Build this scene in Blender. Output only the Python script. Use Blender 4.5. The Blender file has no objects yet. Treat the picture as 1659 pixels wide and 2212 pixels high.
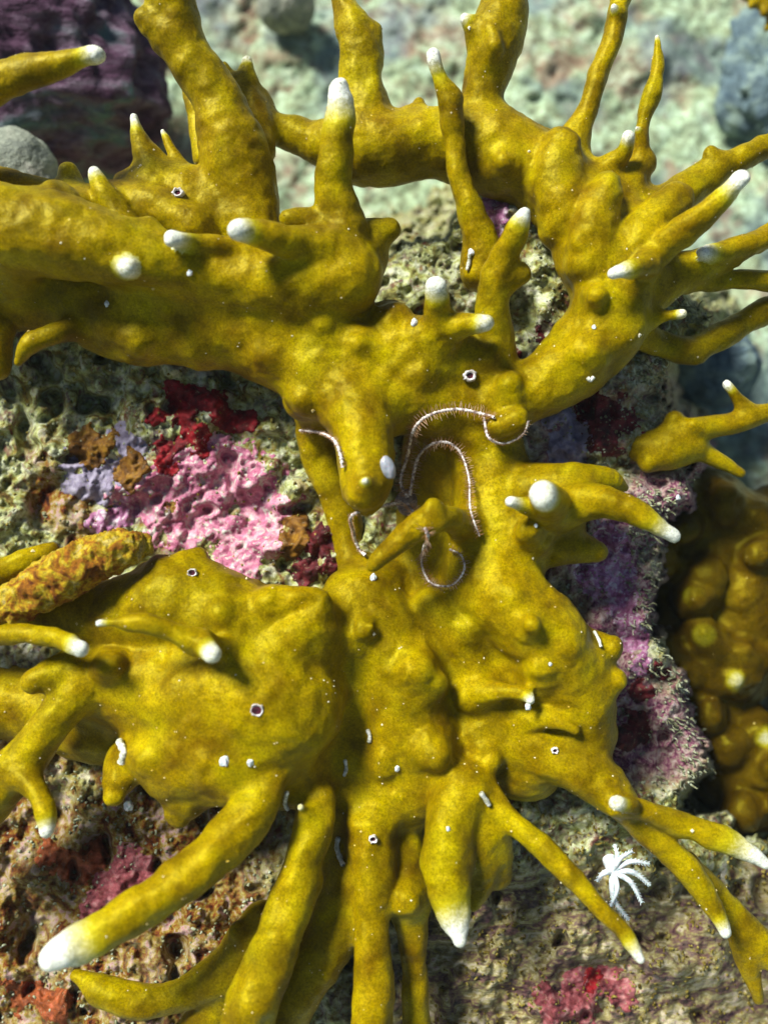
import bpy, math, random
import numpy as np
from mathutils import Vector, Matrix, Euler
C = bpy.context.scene.collection
sc = bpy.context.scene
rnd = random.Random(7)
R = math.radians

# ---------------------------------------------------------------- camera, world, sun, exposure
U = 0.00015                 # metres per unit (one unit = one pixel of a 1659 px wide picture at the reference distance)
D0 = 1916.0                 # reference distance in units (about 29 cm)
CAMROT = Euler((R(40), 0, 0))
CAMLOC = Vector((0, 0, 0.30))
cam_d = bpy.data.cameras.new('camera'); cam = bpy.data.objects.new('camera', cam_d); C.objects.link(cam)
cam.location = CAMLOC; cam.rotation_euler = CAMROT
cam_d.sensor_fit = 'VERTICAL'; cam_d.sensor_height = 24.0
cam_d.lens = 24.0 * D0 / 2212.0
cam_d.clip_start = 0.01; cam_d.clip_end = 60
cam_d.dof.use_dof = True; cam_d.dof.focus_distance = (D0 - 30) * U; cam_d.dof.aperture_fstop = 3.6
sc.camera = cam
RM = np.array(CAMROT.to_matrix()); TL = np.array(CAMLOC)

L_cam = Vector((-0.50, 0.60, 0.62)).normalized()          # towards the light, camera axes
L_w = CAMROT.to_matrix() @ L_cam
w = bpy.data.worlds.new('World'); sc.world = w; w.use_nodes = True
nt = w.node_tree; bg = nt.nodes['Background']; sky = nt.nodes.new('ShaderNodeTexSky')
sky.sky_type = 'NISHITA'; sky.sun_disc = False
sky.sun_elevation = math.asin(L_w.z); sky.sun_rotation = math.atan2(L_w.x, L_w.y)
nt.links.new(sky.outputs[0], bg.inputs[0]); bg.inputs[1].default_value = 0.05
sl = bpy.data.lights.new('sun', 'SUN'); sl.energy = 5.0; sl.angle = R(16); sl.color = (1, 0.985, 0.94)
so = bpy.data.objects.new('sun', sl); C.objects.link(so)
so.rotation_euler = L_w.to_track_quat('Z', 'Y').to_euler(); so.location = (0, 0, 2)
sc.view_settings.view_transform = 'Standard'; sc.view_settings.look = 'None'
sc.view_settings.exposure = 0.6; sc.view_settings.gamma = 1

# ---------------------------------------------------------------- helpers
def cam_pts(a):
    """(u, v, d) rows -> camera-axis units; d = height towards the viewer over the reference plane"""
    a = np.asarray(a, float); k = 1 - a[..., 2] / D0
    return np.stack([(a[..., 0] - 829.5) * k, -(a[..., 1] - 1106) * k, a[..., 2]], -1)
def to_world(p):
    q = np.array(p, float); q[..., 2] -= D0
    return (q * U) @ RM.T + TL
def at(u, v, d): return to_world(cam_pts([u, v, d]))

def h3(i, j, k, s):
    n = (i * 374761393 + j * 668265263 + k * 2147483647 + s * 974634777) & 0xffffffff
    n = ((n ^ (n >> 13)) * 1274126177) & 0xffffffff
    n = ((n ^ (n >> 16)) * 2246822519) & 0xffffffff
    return ((n ^ (n >> 15)) & 0xffff) / 65535.0
def vnoise(p, s=0):
    f = np.floor(p); t = p - f; t = t * t * (3 - 2 * t); f = f.astype(np.int64) + 5000
    r = 0
    for a in (0, 1):
        for b in (0, 1):
            for c in (0, 1):
                wgt = (t[:, 0] if a else 1 - t[:, 0]) * (t[:, 1] if b else 1 - t[:, 1]) * (t[:, 2] if c else 1 - t[:, 2])
                r = r + wgt * h3(f[:, 0] + a, f[:, 1] + b, f[:, 2] + c, s)
    return r * 2 - 1
def fbm(p, s=0, o=4, g=0.5):
    r = 0; a = 1
    for i in range(o):
        r = r + a * vnoise(p * (2.03 ** i) + 17.3 * i, s + i); a *= g
    return r
def n2(u, v, sc_, s=0, o=4, g=0.5, sy=None):
    p = np.stack([u / sc_, v / (sy or sc_), np.zeros_like(u)], -1).reshape(-1, 3)
    return fbm(p, s, o, g).reshape(u.shape)

def tag(o, label=None, cat=None, group=None, kind=None):
    for k, val in (('label', label), ('category', cat), ('group', group), ('kind', kind)):
        if val: o[k] = val
    return o
def mesh_obj(name, verts, quads, mat, origin=None, parent=None, normals=None, attrs=None, smooth=True):
    """verts in world metres; origin = world point of the object (or of its parent)"""
    v = np.asarray(verts, float); org = np.zeros(3) if origin is None else np.asarray(origin, float)
    v = v - org
    me = bpy.data.meshes.new(name); q = np.asarray(quads, np.int32); n = len(q); k = q.shape[1]
    me.vertices.add(len(v)); me.vertices.foreach_set('co', v.astype(np.float32).ravel())
    me.loops.add(n * k); me.loops.foreach_set('vertex_index', q.ravel())
    me.polygons.add(n); me.polygons.foreach_set('loop_start', np.arange(0, n * k, k, dtype=np.int32))
    me.polygons.foreach_set('use_smooth', np.full(n, smooth))
    me.update(calc_edges=True)
    for an, av in (attrs or {}).items():
        at_ = me.attributes.new(an, 'FLOAT', 'POINT'); at_.data.foreach_set('value', np.asarray(av, np.float32))
    if normals is not None: me.normals_split_custom_set_from_vertices(normals)
    me.materials.append(mat)
    o = bpy.data.objects.new(name, me); C.objects.link(o)
    if parent: o.parent = parent
    else: o.location = org
    return o
def empty(name, loc):
    o = bpy.data.objects.new(name, None); o.location = loc; o.empty_display_size = 0.01; C.objects.link(o); return o

# ---------------------------------------------------------------- materials
def srgb(r, g, b):
    f = lambda c: ((c / 255 + 0.055) / 1.055) ** 2.4 if c > 10 else c / 255 / 12.92
    return (f(r), f(g), f(b), 1)
class Mat:
    def __init__(s, name, rough=0.7, spec=0.3):
        s.m = bpy.data.materials.new(name); s.m.use_nodes = True; s.t = s.m.node_tree
        s.b = s.t.nodes['Principled BSDF']; s.b.inputs['Roughness'].default_value = rough
        s.b.inputs['Specular IOR Level'].default_value = spec
        s.co = s.t.nodes.new('ShaderNodeTexCoord').outputs['Object']
    def n(s, k, **kw):
        nd = s.t.nodes.new('ShaderNode' + k)
        for a, b in kw.items(): setattr(nd, a, b)
        return nd
    def lk(s, a, b): s.t.links.new(a, b)
    def noise(s, size, detail=3, rough=0.55, vec=None, dist=0):
        nd = s.n('TexNoise'); nd.inputs['Scale'].default_value = 1 / (size * U); nd.inputs['Detail'].default_value = detail
        nd.inputs['Roughness'].default_value = rough; nd.inputs['Distortion'].default_value = dist
        s.lk(vec or s.co, nd.inputs['Vector']); return nd.outputs['Fac']
    def ramp(s, f, stops, interp='LINEAR'):
        nd = s.n('ValToRGB'); cr = nd.color_ramp; cr.interpolation = interp
        while len(cr.elements) < len(stops): cr.elements.new(0.5)
        for e, (p, c) in zip(cr.elements, stops):
            e.position = p; e.color = c if isinstance(c, tuple) else (c, c, c, 1)
        s.lk(f, nd.inputs[0]); return nd.outputs[0]
    def mix(s, f, a, b, mode='MIX'):
        nd = s.n('Mix', data_type='RGBA', blend_type=mode)
        for inp, val in ((nd.inputs[0], f), (nd.inputs[6], a), (nd.inputs[7], b)):
            if hasattr(val, 'links'): s.lk(val, inp)
            else: inp.default_value = val
        return nd.outputs[2]
    def attr(s, name): 
        nd = s.n('Attribute'); nd.attribute_name = name; return nd.outputs['Fac']
    def bump(s, h, dist, strength=1.0, prev=None):
        nd = s.n('Bump'); nd.inputs['Distance'].default_value = dist * U; nd.inputs['Strength'].default_value = strength
        s.lk(h, nd.inputs['Height'])
        if prev: s.lk(prev, nd.inputs['Normal'])
        return nd.outputs[0]
    def out(s, col, nrm=None):
        if hasattr(col, 'links'): s.lk(col, s.b.inputs['Base Color'])
        else: s.b.inputs['Base Color'].default_value = col
        if nrm: s.lk(nrm, s.b.inputs['Normal'])
        return s.m
    def stretch(s, rot, sx, sy, sz):
        nd = s.n('Mapping'); nd.inputs['Rotation'].default_value = rot; nd.inputs['Scale'].default_value = (sx, sy, sz)
        s.lk(s.co, nd.inputs['Vector']); return nd.outputs[0]

def coral_mat(name, c_dark, c_mid, c_lite, tipc=srgb(228, 232, 216)):
    m = Mat(name, 0.44, 0.42); m.b.inputs['Specular Tint'].default_value = (0.9, 0.8, 0.05, 1)
    base = m.ramp(m.noise(95, 3, 0.6), [(0.3, c_dark), (0.5, c_mid), (0.72, c_lite)])
    patch = m.ramp(m.noise(45, 4, 0.6, dist=0.6), [(0.42, 1.0), (0.68, (0.58, 0.56, 0.5, 1))])
    base = m.mix(0.75, base, patch, 'MULTIPLY')
    base = m.mix(0.6, base, m.ramp(m.noise(150, 4, 0.6, dist=0.4), [(0.4, (0.72, 0.74, 0.7, 1)), (0.6, (1.15, 1.1, 1, 1))]), 'MULTIPLY')
    sp = m.noise(5.0, 2, 0.8)
    base = m.mix(1.0, base, m.ramp(sp, [(0.3, 0.6), (0.5, 1.0), (0.68, 1.4)]), 'MULTIPLY')
    fl = m.ramp(m.noise(11, 1, 0.4), [(0.8, 0.0), (0.86, 1.0)])
    base = m.mix(fl, base, srgb(225, 205, 120))
    t = m.attr('tip')
    tn = m.n('Math', operation='MULTIPLY_ADD'); m.lk(sp, tn.inputs[0]); tn.inputs[1].default_value = 0.3; m.lk(t, tn.inputs[2])
    tipped = m.mix(m.ramp(tn.outputs[0], [(0.22, 0.0), (0.8, 0.7), (1.0, 1.0)], 'EASE'), base,
                   m.mix(m.ramp(tn.outputs[0], [(0.55, 0.0), (1.0, 1.0)]), srgb(200, 194, 30), m.mix(1.0, tipc, m.ramp(sp, [(0.35, 0.6), (0.55, 1.0)]), 'MULTIPLY')))
    v = m.n('TexVoronoi'); v.inputs['Scale'].default_value = 1 / (7 * U); m.lk(m.co, v.inputs['Vector'])
    b1 = m.bump(m.noise(5.5, 3, 0.8), 1.1, 0.6)
    b2 = m.bump(v.outputs['Distance'], 0.8, 0.35, b1)
    b3 = m.bump(m.noise(30, 3, 0.55), 4.5, 0.55, b2)
    m.b.inputs['Subsurface Weight'].default_value = 0.12
    m.b.inputs['Subsurface Radius'].default_value = (1, 0.8, 0.2); m.b.inputs['Subsurface Scale'].default_value = 6 * U
    return m.out(tipped, b3)
M_CORAL = coral_mat('fire_coral_skin', srgb(104, 80, 0), srgb(141, 120, 0), srgb(167, 151, 0))
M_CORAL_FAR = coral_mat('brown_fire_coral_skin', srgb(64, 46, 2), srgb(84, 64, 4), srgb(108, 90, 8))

def rock_mat(name, cols, fine=9, big=60, bumpd=5, streak=None, speck=0.5, spec=0.15):
    m = Mat(name, 0.85, spec); vec = m.stretch(*streak) if streak else None
    b = m.ramp(m.noise(big, 5, 0.65, vec, 0.8), [(p, c) for p, c in cols])
    b2 = m.ramp(m.noise(fine, 4, 0.75, vec), [(0.30, 0.25), (0.48, 0.8), (0.62, 1.15), (0.75, 1.7)])
    b = m.mix(speck, b, m.mix(1.0, b, b2, 'MULTIPLY'))
    n1 = m.bump(m.noise(fine, 4, 0.8, vec), bumpd, 0.9)
    n2_ = m.bump(m.noise(big * 0.5, 4, 0.7, vec), bumpd * 2, 0.6, n1)
    return m.out(b, n2_)

# ---------------------------------------------------------------- implicit surfaces
def catmull(pts, sub):
    p = np.asarray(pts, float); n = len(p)
    if n < 3: return np.array([p[0] + (p[-1] - p[0]) * t for t in np.linspace(0, 1, sub + 1)])
    e = np.vstack([2 * p[0] - p[1], p, 2 * p[-1] - p[-2]]); o = []
    for i in range(n - 1):
        a, b, c, d = e[i:i + 4]
        for t in np.arange(sub) / sub:
            o.append(0.5 * (2 * b + (c - a) * t + (2 * a - 5 * b + 4 * c - d) * t * t + (3 * b - a - 3 * c + d) * t ** 3))
    o.append(p[-1]); o = np.array(o); o[:, 3] = np.maximum(o[:, 3], 3); return o
def polygonise(chains, lo, hi, vox, k_body, k_fine):
    """chains: list of (part, tip, pts).  Returns verts, quads, vertex chain id in camera units."""
    lo = np.array(lo, float); n = np.ceil((np.array(hi) - lo) / vox).astype(int) + 1
    best = np.full(n, 1e9, np.float32); cid = np.full(n, -1, np.int16)
    accB = np.zeros(n, np.float32); accF = np.zeros(n, np.float32)
    ax = [lo[i] + vox * np.arange(n[i], dtype=np.float32) for i in range(3)]
    info = []
    for ci, (part, tip, pts) in enumerate(chains):
        s = catmull(pts, 4 if len(pts) > 2 else 2); k = 1 - s[:, 2] / D0
        P = cam_pts(s[:, :3]); Rr = s[:, 3] * k
        info.append((part, tip, P, Rr))
        body = part == 'base'; kk = k_body if body else k_fine; mg = kk * 4.5
        i0 = np.clip(((P - Rr[:, None]).min(0) - mg - lo) // vox, 0, n).astype(int)
        i1 = np.clip(((P + Rr[:, None]).max(0) + mg - lo) // vox + 2, 0, n).astype(int)
        if (i1 <= i0).any(): continue
        D = np.full(tuple(i1 - i0), 1e9, np.float32)
        for a, b, ra, rb in zip(P[:-1], P[1:], Rr[:-1], Rr[1:]):
            rm = max(ra, rb) + mg
            j0 = np.clip((np.minimum(a, b) - rm - lo) // vox, i0, i1).astype(int)
            j1 = np.clip((np.maximum(a, b) + rm - lo) // vox + 2, i0, i1).astype(int)
            if (j1 <= j0).any(): continue
            X = (ax[0][j0[0]:j1[0]] - np.float32(a[0]))[:, None, None]; Y = (ax[1][j0[1]:j1[1]] - np.float32(a[1]))[None, :, None]
            Z = (ax[2][j0[2]:j1[2]] - np.float32(a[2]))[None, None, :]
            ab = (b - a).astype(np.float32); L2 = float(ab @ ab) + 1e-6
            t = np.clip((X * ab[0] + Y * ab[1] + Z * ab[2]) / np.float32(L2), 0, 1)
            d = np.sqrt((X - t * ab[0]) ** 2 + (Y - t * ab[1]) ** 2 + (Z - t * ab[2]) ** 2) - (np.float32(ra) + t * np.float32(rb - ra))
            sl_ = tuple(slice(j0[q] - i0[q], j1[q] - i0[q]) for q in range(3))
            np.minimum(D[sl_], d, out=D[sl_])
        sl_ = tuple(slice(i0[q], i1[q]) for q in range(3))
        acc = accB if body else accF
        acc[sl_] += np.exp(-np.minimum(D, 400) / np.float32(kk))
        dd = D + (7 if body else 0)
        m_ = dd < best[sl_]; best[sl_][m_] = dd[m_]; cid[sl_][m_] = ci
    F = accB; np.maximum(F, 1e-12, out=F)
    F = np.exp(np.log(F) * np.float32(k_body / k_fine)); F += accF; del accF, accB
    F = -np.float32(k_fine) * np.log(np.maximum(F, 1e-12))
    ins = F < 0
    c = np.zeros(tuple(n - 1), np.int8)
    for a in (0, 1):
        for b in (0, 1):
            for e in (0, 1): c += ins[a:n[0] - 1 + a, b:n[1] - 1 + b, e:n[2] - 1 + e]
    act = np.argwhere((c > 0) & (c < 8)); N = len(act)
    idx = np.full(tuple(n - 1), -1, np.int32); idx[act[:, 0], act[:, 1], act[:, 2]] = np.arange(N)
    corners = [(a, b, e) for a in (0, 1) for b in (0, 1) for e in (0, 1)]
    V = {q: F[act[:, 0] + q[0], act[:, 1] + q[1], act[:, 2] + q[2]] for q in corners}
    S = np.zeros((N, 3)); cnt = np.zeros(N)
    for q in corners:
        for axis in range(3):
            if q[axis]: continue
            q2 = list(q); q2[axis] = 1; q2 = tuple(q2)
            x = (V[q] < 0) != (V[q2] < 0)
            t = np.where(x, V[q] / np.where(x, V[q] - V[q2], 1), 0)
            p = np.array(q, float)[None] + t[:, None] * np.eye(3)[axis][None]
            S += p * x[:, None]; cnt += x
    verts = lo + (act + S / cnt[:, None]) * vox
    quads = []
    for axis in range(3):
        o1, o2 = [(1, 2), (2, 0), (0, 1)][axis]
        s0 = [slice(None)] * 3; s1 = [slice(None)] * 3; s0[axis] = slice(0, -1); s1[axis] = slice(1, None)
        A = ins[tuple(s0)]; B = ins[tuple(s1)]
        e = np.argwhere(A != B); flip = A[e[:, 0], e[:, 1], e[:, 2]]
        ok = (e[:, o1] > 0) & (e[:, o2] > 0) & (e[:, o1] < n[o1] - 1) & (e[:, o2] < n[o2] - 1)
        e = e[ok]; flip = flip[ok]
        u1 = np.zeros(3, int); u1[o1] = 1; u2 = np.zeros(3, int); u2[o2] = 1
        g = lambda z: idx[z[:, 0], z[:, 1], z[:, 2]]
        q = np.stack([g(e - u1 - u2), g(e - u2), g(e), g(e - u1)], 1)
        q[~flip] = q[~flip][:, ::-1]; quads.append(q)
    quads = np.vstack(quads)
    ni = np.clip(np.round((verts - lo) / vox).astype(int), 0, n - 1)
    return verts, quads, cid[ni[:, 0], ni[:, 1], ni[:, 2]], info
def vnormals(v, q):
    n = np.cross(v[q[:, 2]] - v[q[:, 0]], v[q[:, 3]] - v[q[:, 1]]); o = np.zeros_like(v)
    for i in range(4):
        for a in range(3): o[:, a] += np.bincount(q[:, i], n[:, a], len(v))
    return o / (np.linalg.norm(o, axis=1, keepdims=True) + 1e-12)
def relax(v, q, it=2, f=0.5):
    for _ in range(it):
        s = np.zeros_like(v); c = np.bincount(q.ravel(), minlength=len(v))[:, None] * 2.0
        for i in range(4):
            for j in ((i + 1) % 4, (i - 1) % 4):
                for a in range(3): s[:, a] += np.bincount(q[:, i], v[q[:, j], a], len(v))
        v = v + f * (s / np.maximum(c, 1) - v)
    return v
def coral(name, chains, lo, hi, vox, kb, kf, mat, lump, label, cat, base_pt):
    v, q, cid, info = polygonise(chains, lo, hi, vox, kb, kf)
    v = relax(v, q, 2)
    nr = vnormals(v, q)
    v = v + nr * (lump * fbm(v / 64.0, 3, 2) + lump * 0.35 * fbm(v / 30.0, 6, 2) + lump * 0.12 * fbm(v / 15.0, 9, 2))[:, None]
    nr = vnormals(v, q)
    tipv = np.zeros(len(v)); 
    for ci, (part, tip, P, Rr) in enumerate(info):
        for w_, pe, pn, re_ in ((tip, P[0], P[1], Rr[0]),):
            if not w_: continue
            Lc = w_ * 1.0 * (1 - pe[2] / D0)
            ax_ = (pn - pe) / (np.linalg.norm(pn - pe) + 1e-9)
            sel = np.where(cid == ci)[0]
            if len(sel):
                along = np.maximum((v[sel] - pe) @ ax_ + re_, np.linalg.norm(v[sel] - pe, axis=1) * 0.95)
                tipv[sel] = np.maximum(tipv[sel], np.clip(1.15 - along / (Lc * 2.2), 0, 1.2))
    root = empty(name, base_pt); tag(root, label, cat, 'fire corals on the reef')
    W = to_world(v); Nw = nr @ RM.T
    fid = cid[q[:, 0]]; ft = tipv[q].mean(1) > 0.62
    def sub(mask, nm, par):
        qq = q[mask]; us, inv = np.unique(qq, return_inverse=True)
        return mesh_obj(nm, W[us], inv.reshape(qq.shape), mat, base_pt, par, Nw[us], {'tip': tipv[us]})
    bases = np.isin(fid, [i for i, c_ in enumerate(info) if c_[0] == 'base'])
    if bases.any(): sub(bases, 'base', root)
    for ci, (part, tip, P, Rr) in enumerate(info):
        if part == 'base': continue
        m_ = fid == ci
        if m_.sum() < 12: continue
        if tip and (m_ & ft).sum() > 12 and (m_ & ~ft).sum() > 12:
            b = sub(m_ & ~ft, part, root); sub(m_ & ft, 'white_tip', b)
        else: sub(m_, part, root)
    return v

# ---------------------------------------------------------------- the fire coral colony
B = 'branch'; K = 'knob'; T = 'base'
CH = [
 # trunk, ridges and mounds
 (T,0,[(-170,490,110,104),(60,500,112,94),(200,525,112,80),(330,560,100,68),(480,600,75,62),(620,615,72,74),(750,600,60,78)]),
 (T,0,[(300,640,25,60),(460,660,25,64),(620,690,20,70)]),
 (T,0,[(-120,610,-15,104),(120,630,-15,88),(260,684,-15,92),(350,700,-10,84),(520,716,0,86),(640,770,0,88),(740,770,0,86),(880,780,10,80),(1000,770,0,60)]),
 (T,0,[(700,800,10,88),(775,880,25,72),(880,860,0,78),(960,880,-30,82)]),
 (T,0,[(690,880,-40,55),(690,980,-80,40),(735,1100,-90,36),(765,1210,-80,40),(820,1270,-60,60)]),
 (T,0,[(1030,880,-40,76),(1055,980,-50,80),(1070,1080,-40,86),(1070,1200,-30,104)]),
 (T,0,[(930,980,-115,64),(935,1120,-125,80),(930,1230,-110,86)]),
 (T,0,[(1085,880,0,60),(1200,812,0,74),(1305,710,10,84),(1330,650,15,70)]),
 (T,0,[(1320,660,10,66),(1290,560,-20,72),(1250,460,-40,84),(1170,375,-55,78)]),
 (T,0,[(560,215,-80,28),(590,275,-85,34),(680,305,-80,42),(770,322,-70,72),(850,320,-70,76),(930,310,-70,74),(1060,325,-60,86),(1160,370,-55,78)]),
 (T,0,[(1200,400,-30,60),(1290,470,-25,62),(1370,500,-20,52),(1420,520,-20,40)]),
 (T,0,[(1250,420,-30,50),(1330,420,-30,44)]),
 (T,0,[(1260,560,0,60),(1380,560,0,50),(1400,620,0,44)]),
 (T,0,[(1160,1060,0,50),(1230,1070,10,52),(1200,1155,-10,44),(1110,1150,0,60)]),
 (T,0,[(-150,1320,20,48),(100,1330,20,56),(280,1320,20,80),(400,1300,30,100),(560,1370,30,104),(660,1370,40,92)]),
 (T,0,[(200,1470,-10,90),(320,1480,10,110),(440,1500,40,125),(560,1510,60,135),(620,1530,65,120)]),
 (T,0,[(400,1620,40,110),(540,1620,50,120),(620,1650,20,95)]),
 (T,0,[(640,1560,-40,110),(760,1660,-58,104),(860,1700,-40,90)]),
 (T,0,[(-150,1500,-110,90),(60,1520,-115,80),(230,1560,-60,90)]),
 (T,0,[(780,1300,-20,84),(840,1390,-8,88),(870,1480,0,90),(885,1560,-4,88),(930,1640,5,74),(900,1700,-10,76)]),
 (T,0,[(740,1370,-25,86),(755,1490,-48,86),(770,1600,-50,86)]),
 (T,0,[(1040,1230,-20,90),(1100,1300,25,88),(1180,1370,35,84),(1240,1470,15,80),(1260,1580,-10,66)]),
 (T,0,[(960,1330,-70,92),(1020,1450,-75,104),(1080,1570,-80,110),(1130,1640,-65,90)]),
 (T,0,[(930,1300,10,30),(990,1390,14,26),(1050,1470,10,24),(1110,1540,5,26)]),
 (T,0,[(1020,1300,-10,30),(1080,1400,0,28),(1150,1480,0,30)]),
 (T,0,[(1130,1600,0,52),(1230,1650,25,54),(1310,1700,30,48)]),
 (T,0,[(780,1760,-30,70),(760,1850,-30,66),(860,1850,-20,66)]),
 (T,0,[(590,1300,85,38),(690,1298,90,28),(640,1370,90,44)]),
 (T,0,[(560,1450,70,80),(590,1560,70,80)]),
 # downward lobe in the middle
 ('lobe',10,[(788,1040,158,14),(788,1056,118,46),(792,1000,92,58),(780,920,66,66),(760,860,40,70)]),
 ('lobe',0,[(792,1094,70,22),(790,1060,80,48),(790,1000,70,52)]),
 # top left
 (B,30,[(205,120,150,21),(120,140,140,29),(0,178,130,40),(-120,230,120,48),(-190,400,90,60)]),
 (B,0,[(355,-80,95,54),(372,10,80,52),(402,110,62,50),(470,220,40,54),(508,330,22,76),(538,440,5,70),(550,510,10,60)]),
 (K,0,[(314,42,90,22),(350,70,76,40)]),
 (B,0,[(392,140,-60,9),(412,200,-55,17),(432,270,-50,22),(440,340,-40,22)]),
 (B,14,[(534,134,-55,13),(538,190,-55,26),(548,250,-55,38),(560,320,-40,40)]),
 (B,0,[(485,140,-55,7),(508,185,-55,14),(530,230,-55,22)]),
 (B,22,[(291,253,20,10),(302,300,15,19),(320,345,5,32),(345,400,0,42)]),
 (B,12,[(352,283,0,7),(370,320,0,9),(395,362,0,12),(415,400,0,18)]),
 ('plate',0,[(275,392,-10,28),(345,405,0,48),(430,430,0,62),(500,480,0,62)]),
 (K,0,[(148,372,10,22),(160,410,10,36),(170,460,30,55)]),
 (K,0,[(-60,385,0,42),(50,405,0,30),(130,430,0,38)]),
 (B,22,[(205,370,70,16),(228,418,66,25),(262,470,62,30),(290,525,60,40)]),
 (B,26,[(172,487,135,14),(212,496,115,21),(268,510,90,34)]),
 (K,0,[(325,485,105,17),(272,512,90,32)]),
 (K,0,[(172,560,112,10),(190,515,112,18),(230,505,100,22)]),
 (B,24,[(276,580,158,17),(270,560,90,34)]),
 (B,38,[(370,515,160,17),(430,522,130,20),(520,540,100,27),(620,585,70,42),(700,600,50,55)]),
 (B,34,[(510,497,190,21),(560,507,160,30),(640,522,125,38),(720,545,80,56)]),
 (B,0,[(42,782,60,11),(66,746,66,21),(130,716,50,26),(205,706,10,34)]),
 (B,0,[(-5,800,20,28),(-10,720,20,40)]),
 (B,52,[(735,192,125,23),(738,232,115,30),(732,300,105,35),(722,390,85,40),(735,470,65,50),(740,540,50,60)]),
 (K,0,[(625,470,85,19),(680,480,75,26),(735,505,60,40)]),
 (K,0,[(845,497,25,24),(805,520,25,40),(780,560,25,55)]),
 (K,0,[(795,490,22,16),(780,520,22,30)]),
 # top
 (B,0,[(728,-60,-40,28),(745,15,-40,28),(776,92,-42,44),(782,180,-52,48),(795,260,-62,60)]),
 (K,0,[(812,62,-42,12),(795,85,-42,25)]),
 (K,0,[(906,222,-60,9),(906,245,-65,14)]),
 (K,0,[(962,245,-20,18),(940,280,-40,36)]),
 (B,34,[(935,116,70,12),(950,168,58,19),(974,224,42,27),(980,300,28,22),(990,380,18,25),(1014,448,10,31),(1036,510,0,38),(1045,580,-20,50)]),
 (B,0,[(1096,-60,-20,48),(1090,10,-20,50),(1068,90,-20,60),(1045,180,-30,46),(1048,250,-42,52),(1085,340,-52,86)]),
 (K,14,[(1003,40,15,13),(1035,68,5,26),(1060,90,-10,40)]),
 (K,0,[(1057,66,28,14),(1068,95,32,18),(1055,130,10,22)]),
 (K,0,[(1090,350,20,20),(1095,360,-20,50)]),
 (K,0,[(560,585,75,32),(590,600,60,48)]),
 (K,0,[(655,600,80,30),(670,620,60,54)]),
 (K,0,[(425,596,80,30),(440,620,60,48)]),
 (K,0,[(360,632,40,22),(370,640,30,40)]),
 (K,0,[(578,762,52,26),(585,765,30,54)]),
 (K,0,[(700,700,64,30),(705,710,30,58)]),
 (K,0,[(770,742,68,26),(770,745,30,54)]),
 (K,0,[(300,735,42,32),(305,735,20,58)]),
 (K,0,[(425,742,36,28),(430,745,10,56)]),
 (K,0,[(850,690,44,30),(845,700,20,58)]),
 (K,0,[(240,560,130,28),(250,570,90,50)]),
 (K,0,[(60,470,132,34),(70,480,90,64)]),
 (K,0,[(30,590,88,34),(40,590,60,60)]),
 (K,0,[(120,420,100,28),(140,450,70,58)]),
 (K,0,[(905,800,60,26),(900,805,30,54)]),
 (K,0,[(655,860,50,28),(665,860,20,54)]),
 (K,0,[(1270,760,62,32),(1265,755,30,64)]),
 (K,0,[(1345,730,50,28),(1330,720,30,58)]),
 (K,0,[(1235,480,24,34),(1240,480,-10,64)]),
 (K,0,[(1190,420,10,32),(1195,420,-20,64)]),
 (K,0,[(1290,560,32,34),(1290,560,10,64)]),
 (K,0,[(1350,470,10,26),(1340,480,-10,50)]),
 (K,0,[(480,1330,98,38),(490,1340,60,74)]),
 (K,0,[(380,1600,98,36),(390,1600,60,74)]),
 (K,0,[(610,1580,130,42),(600,1580,80,80)]),
 (K,0,[(700,1480,50,32),(690,1480,30,64)]),
 (K,0,[(830,1640,42,26),(835,1640,10,58)]),
 (K,0,[(1010,1360,26,28),(1010,1370,0,54)]),
 ('plate',0,[(1215,350,-30,34),(1285,405,-30,46),(1370,430,-30,40),(1440,455,-30,34)]),
 ('plate',0,[(1215,318,20,40),(1205,400,20,56),(1215,480,10,56)]),
 ('plate',0,[(1310,400,55,32),(1285,480,50,48),(1275,570,40,52)]),
 ('plate',0,[(1455,430,40,36),(1400,490,45,44),(1340,560,40,50)]),
 (K,0,[(1290,640,80,22),(1280,650,40,44)]),
 (K,0,[(1250,520,70,16),(1255,525,30,34)]),
 ('plate',0,[(1330,520,0,44),(1420,500,-10,34)]),
 ('plate',0,[(1400,600,20,36),(1480,580,0,26)]),
 ('plate',0,[(225,420,20,34),(330,450,30,44),(420,490,40,46)]),
 # top right
 (B,0,[(1362,-60,-10,24),(1342,0,-10,24),(1312,110,-12,21),(1284,190,-15,19),(1268,240,-20,22),(1244,292,-25,36),(1230,350,-30,46),(1240,440,-35,55)]),
 (K,10,[(1325,14,16,9),(1334,30,0,14)]),
 (B,12,[(1419,82,0,11),(1421,130,0,14),(1412,187,0,16),(1392,243,-5,18),(1384,300,-10,19),(1378,360,-20,30),(1340,430,-25,40)]),
 (K,8,[(1374,277,12,7),(1382,300,0,12)]),
 (B,18,[(1356,294,40,13),(1344,330,20,19),(1310,362,0,28),(1284,415,-20,45)]),
 (K,0,[(1400,350,-20,18),(1375,375,-20,24)]),
 (B,0,[(1740,278,-10,24),(1600,345,-10,26),(1510,395,-20,38),(1430,450,-25,48),(1350,520,-20,55),(1290,580,-10,62)]),
 (K,0,[(1535,330,0,13),(1550,352,-5,20)]),
 (B,40,[(1603,386,140,16),(1545,440,118,26),(1488,489,95,29),(1432,538,70,31),(1372,596,48,38),(1330,650,30,58)]),
 (B,34,[(1325,592,125,15),(1365,580,112,22),(1400,568,85,27)]),
 (B,30,[(1514,546,45,14),(1570,542,25,24),(1660,514,5,29),(1760,470,0,30)]),
 (B,0,[(1580,548,0,28),(1470,590,0,36),(1400,630,5,45)]),
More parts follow.
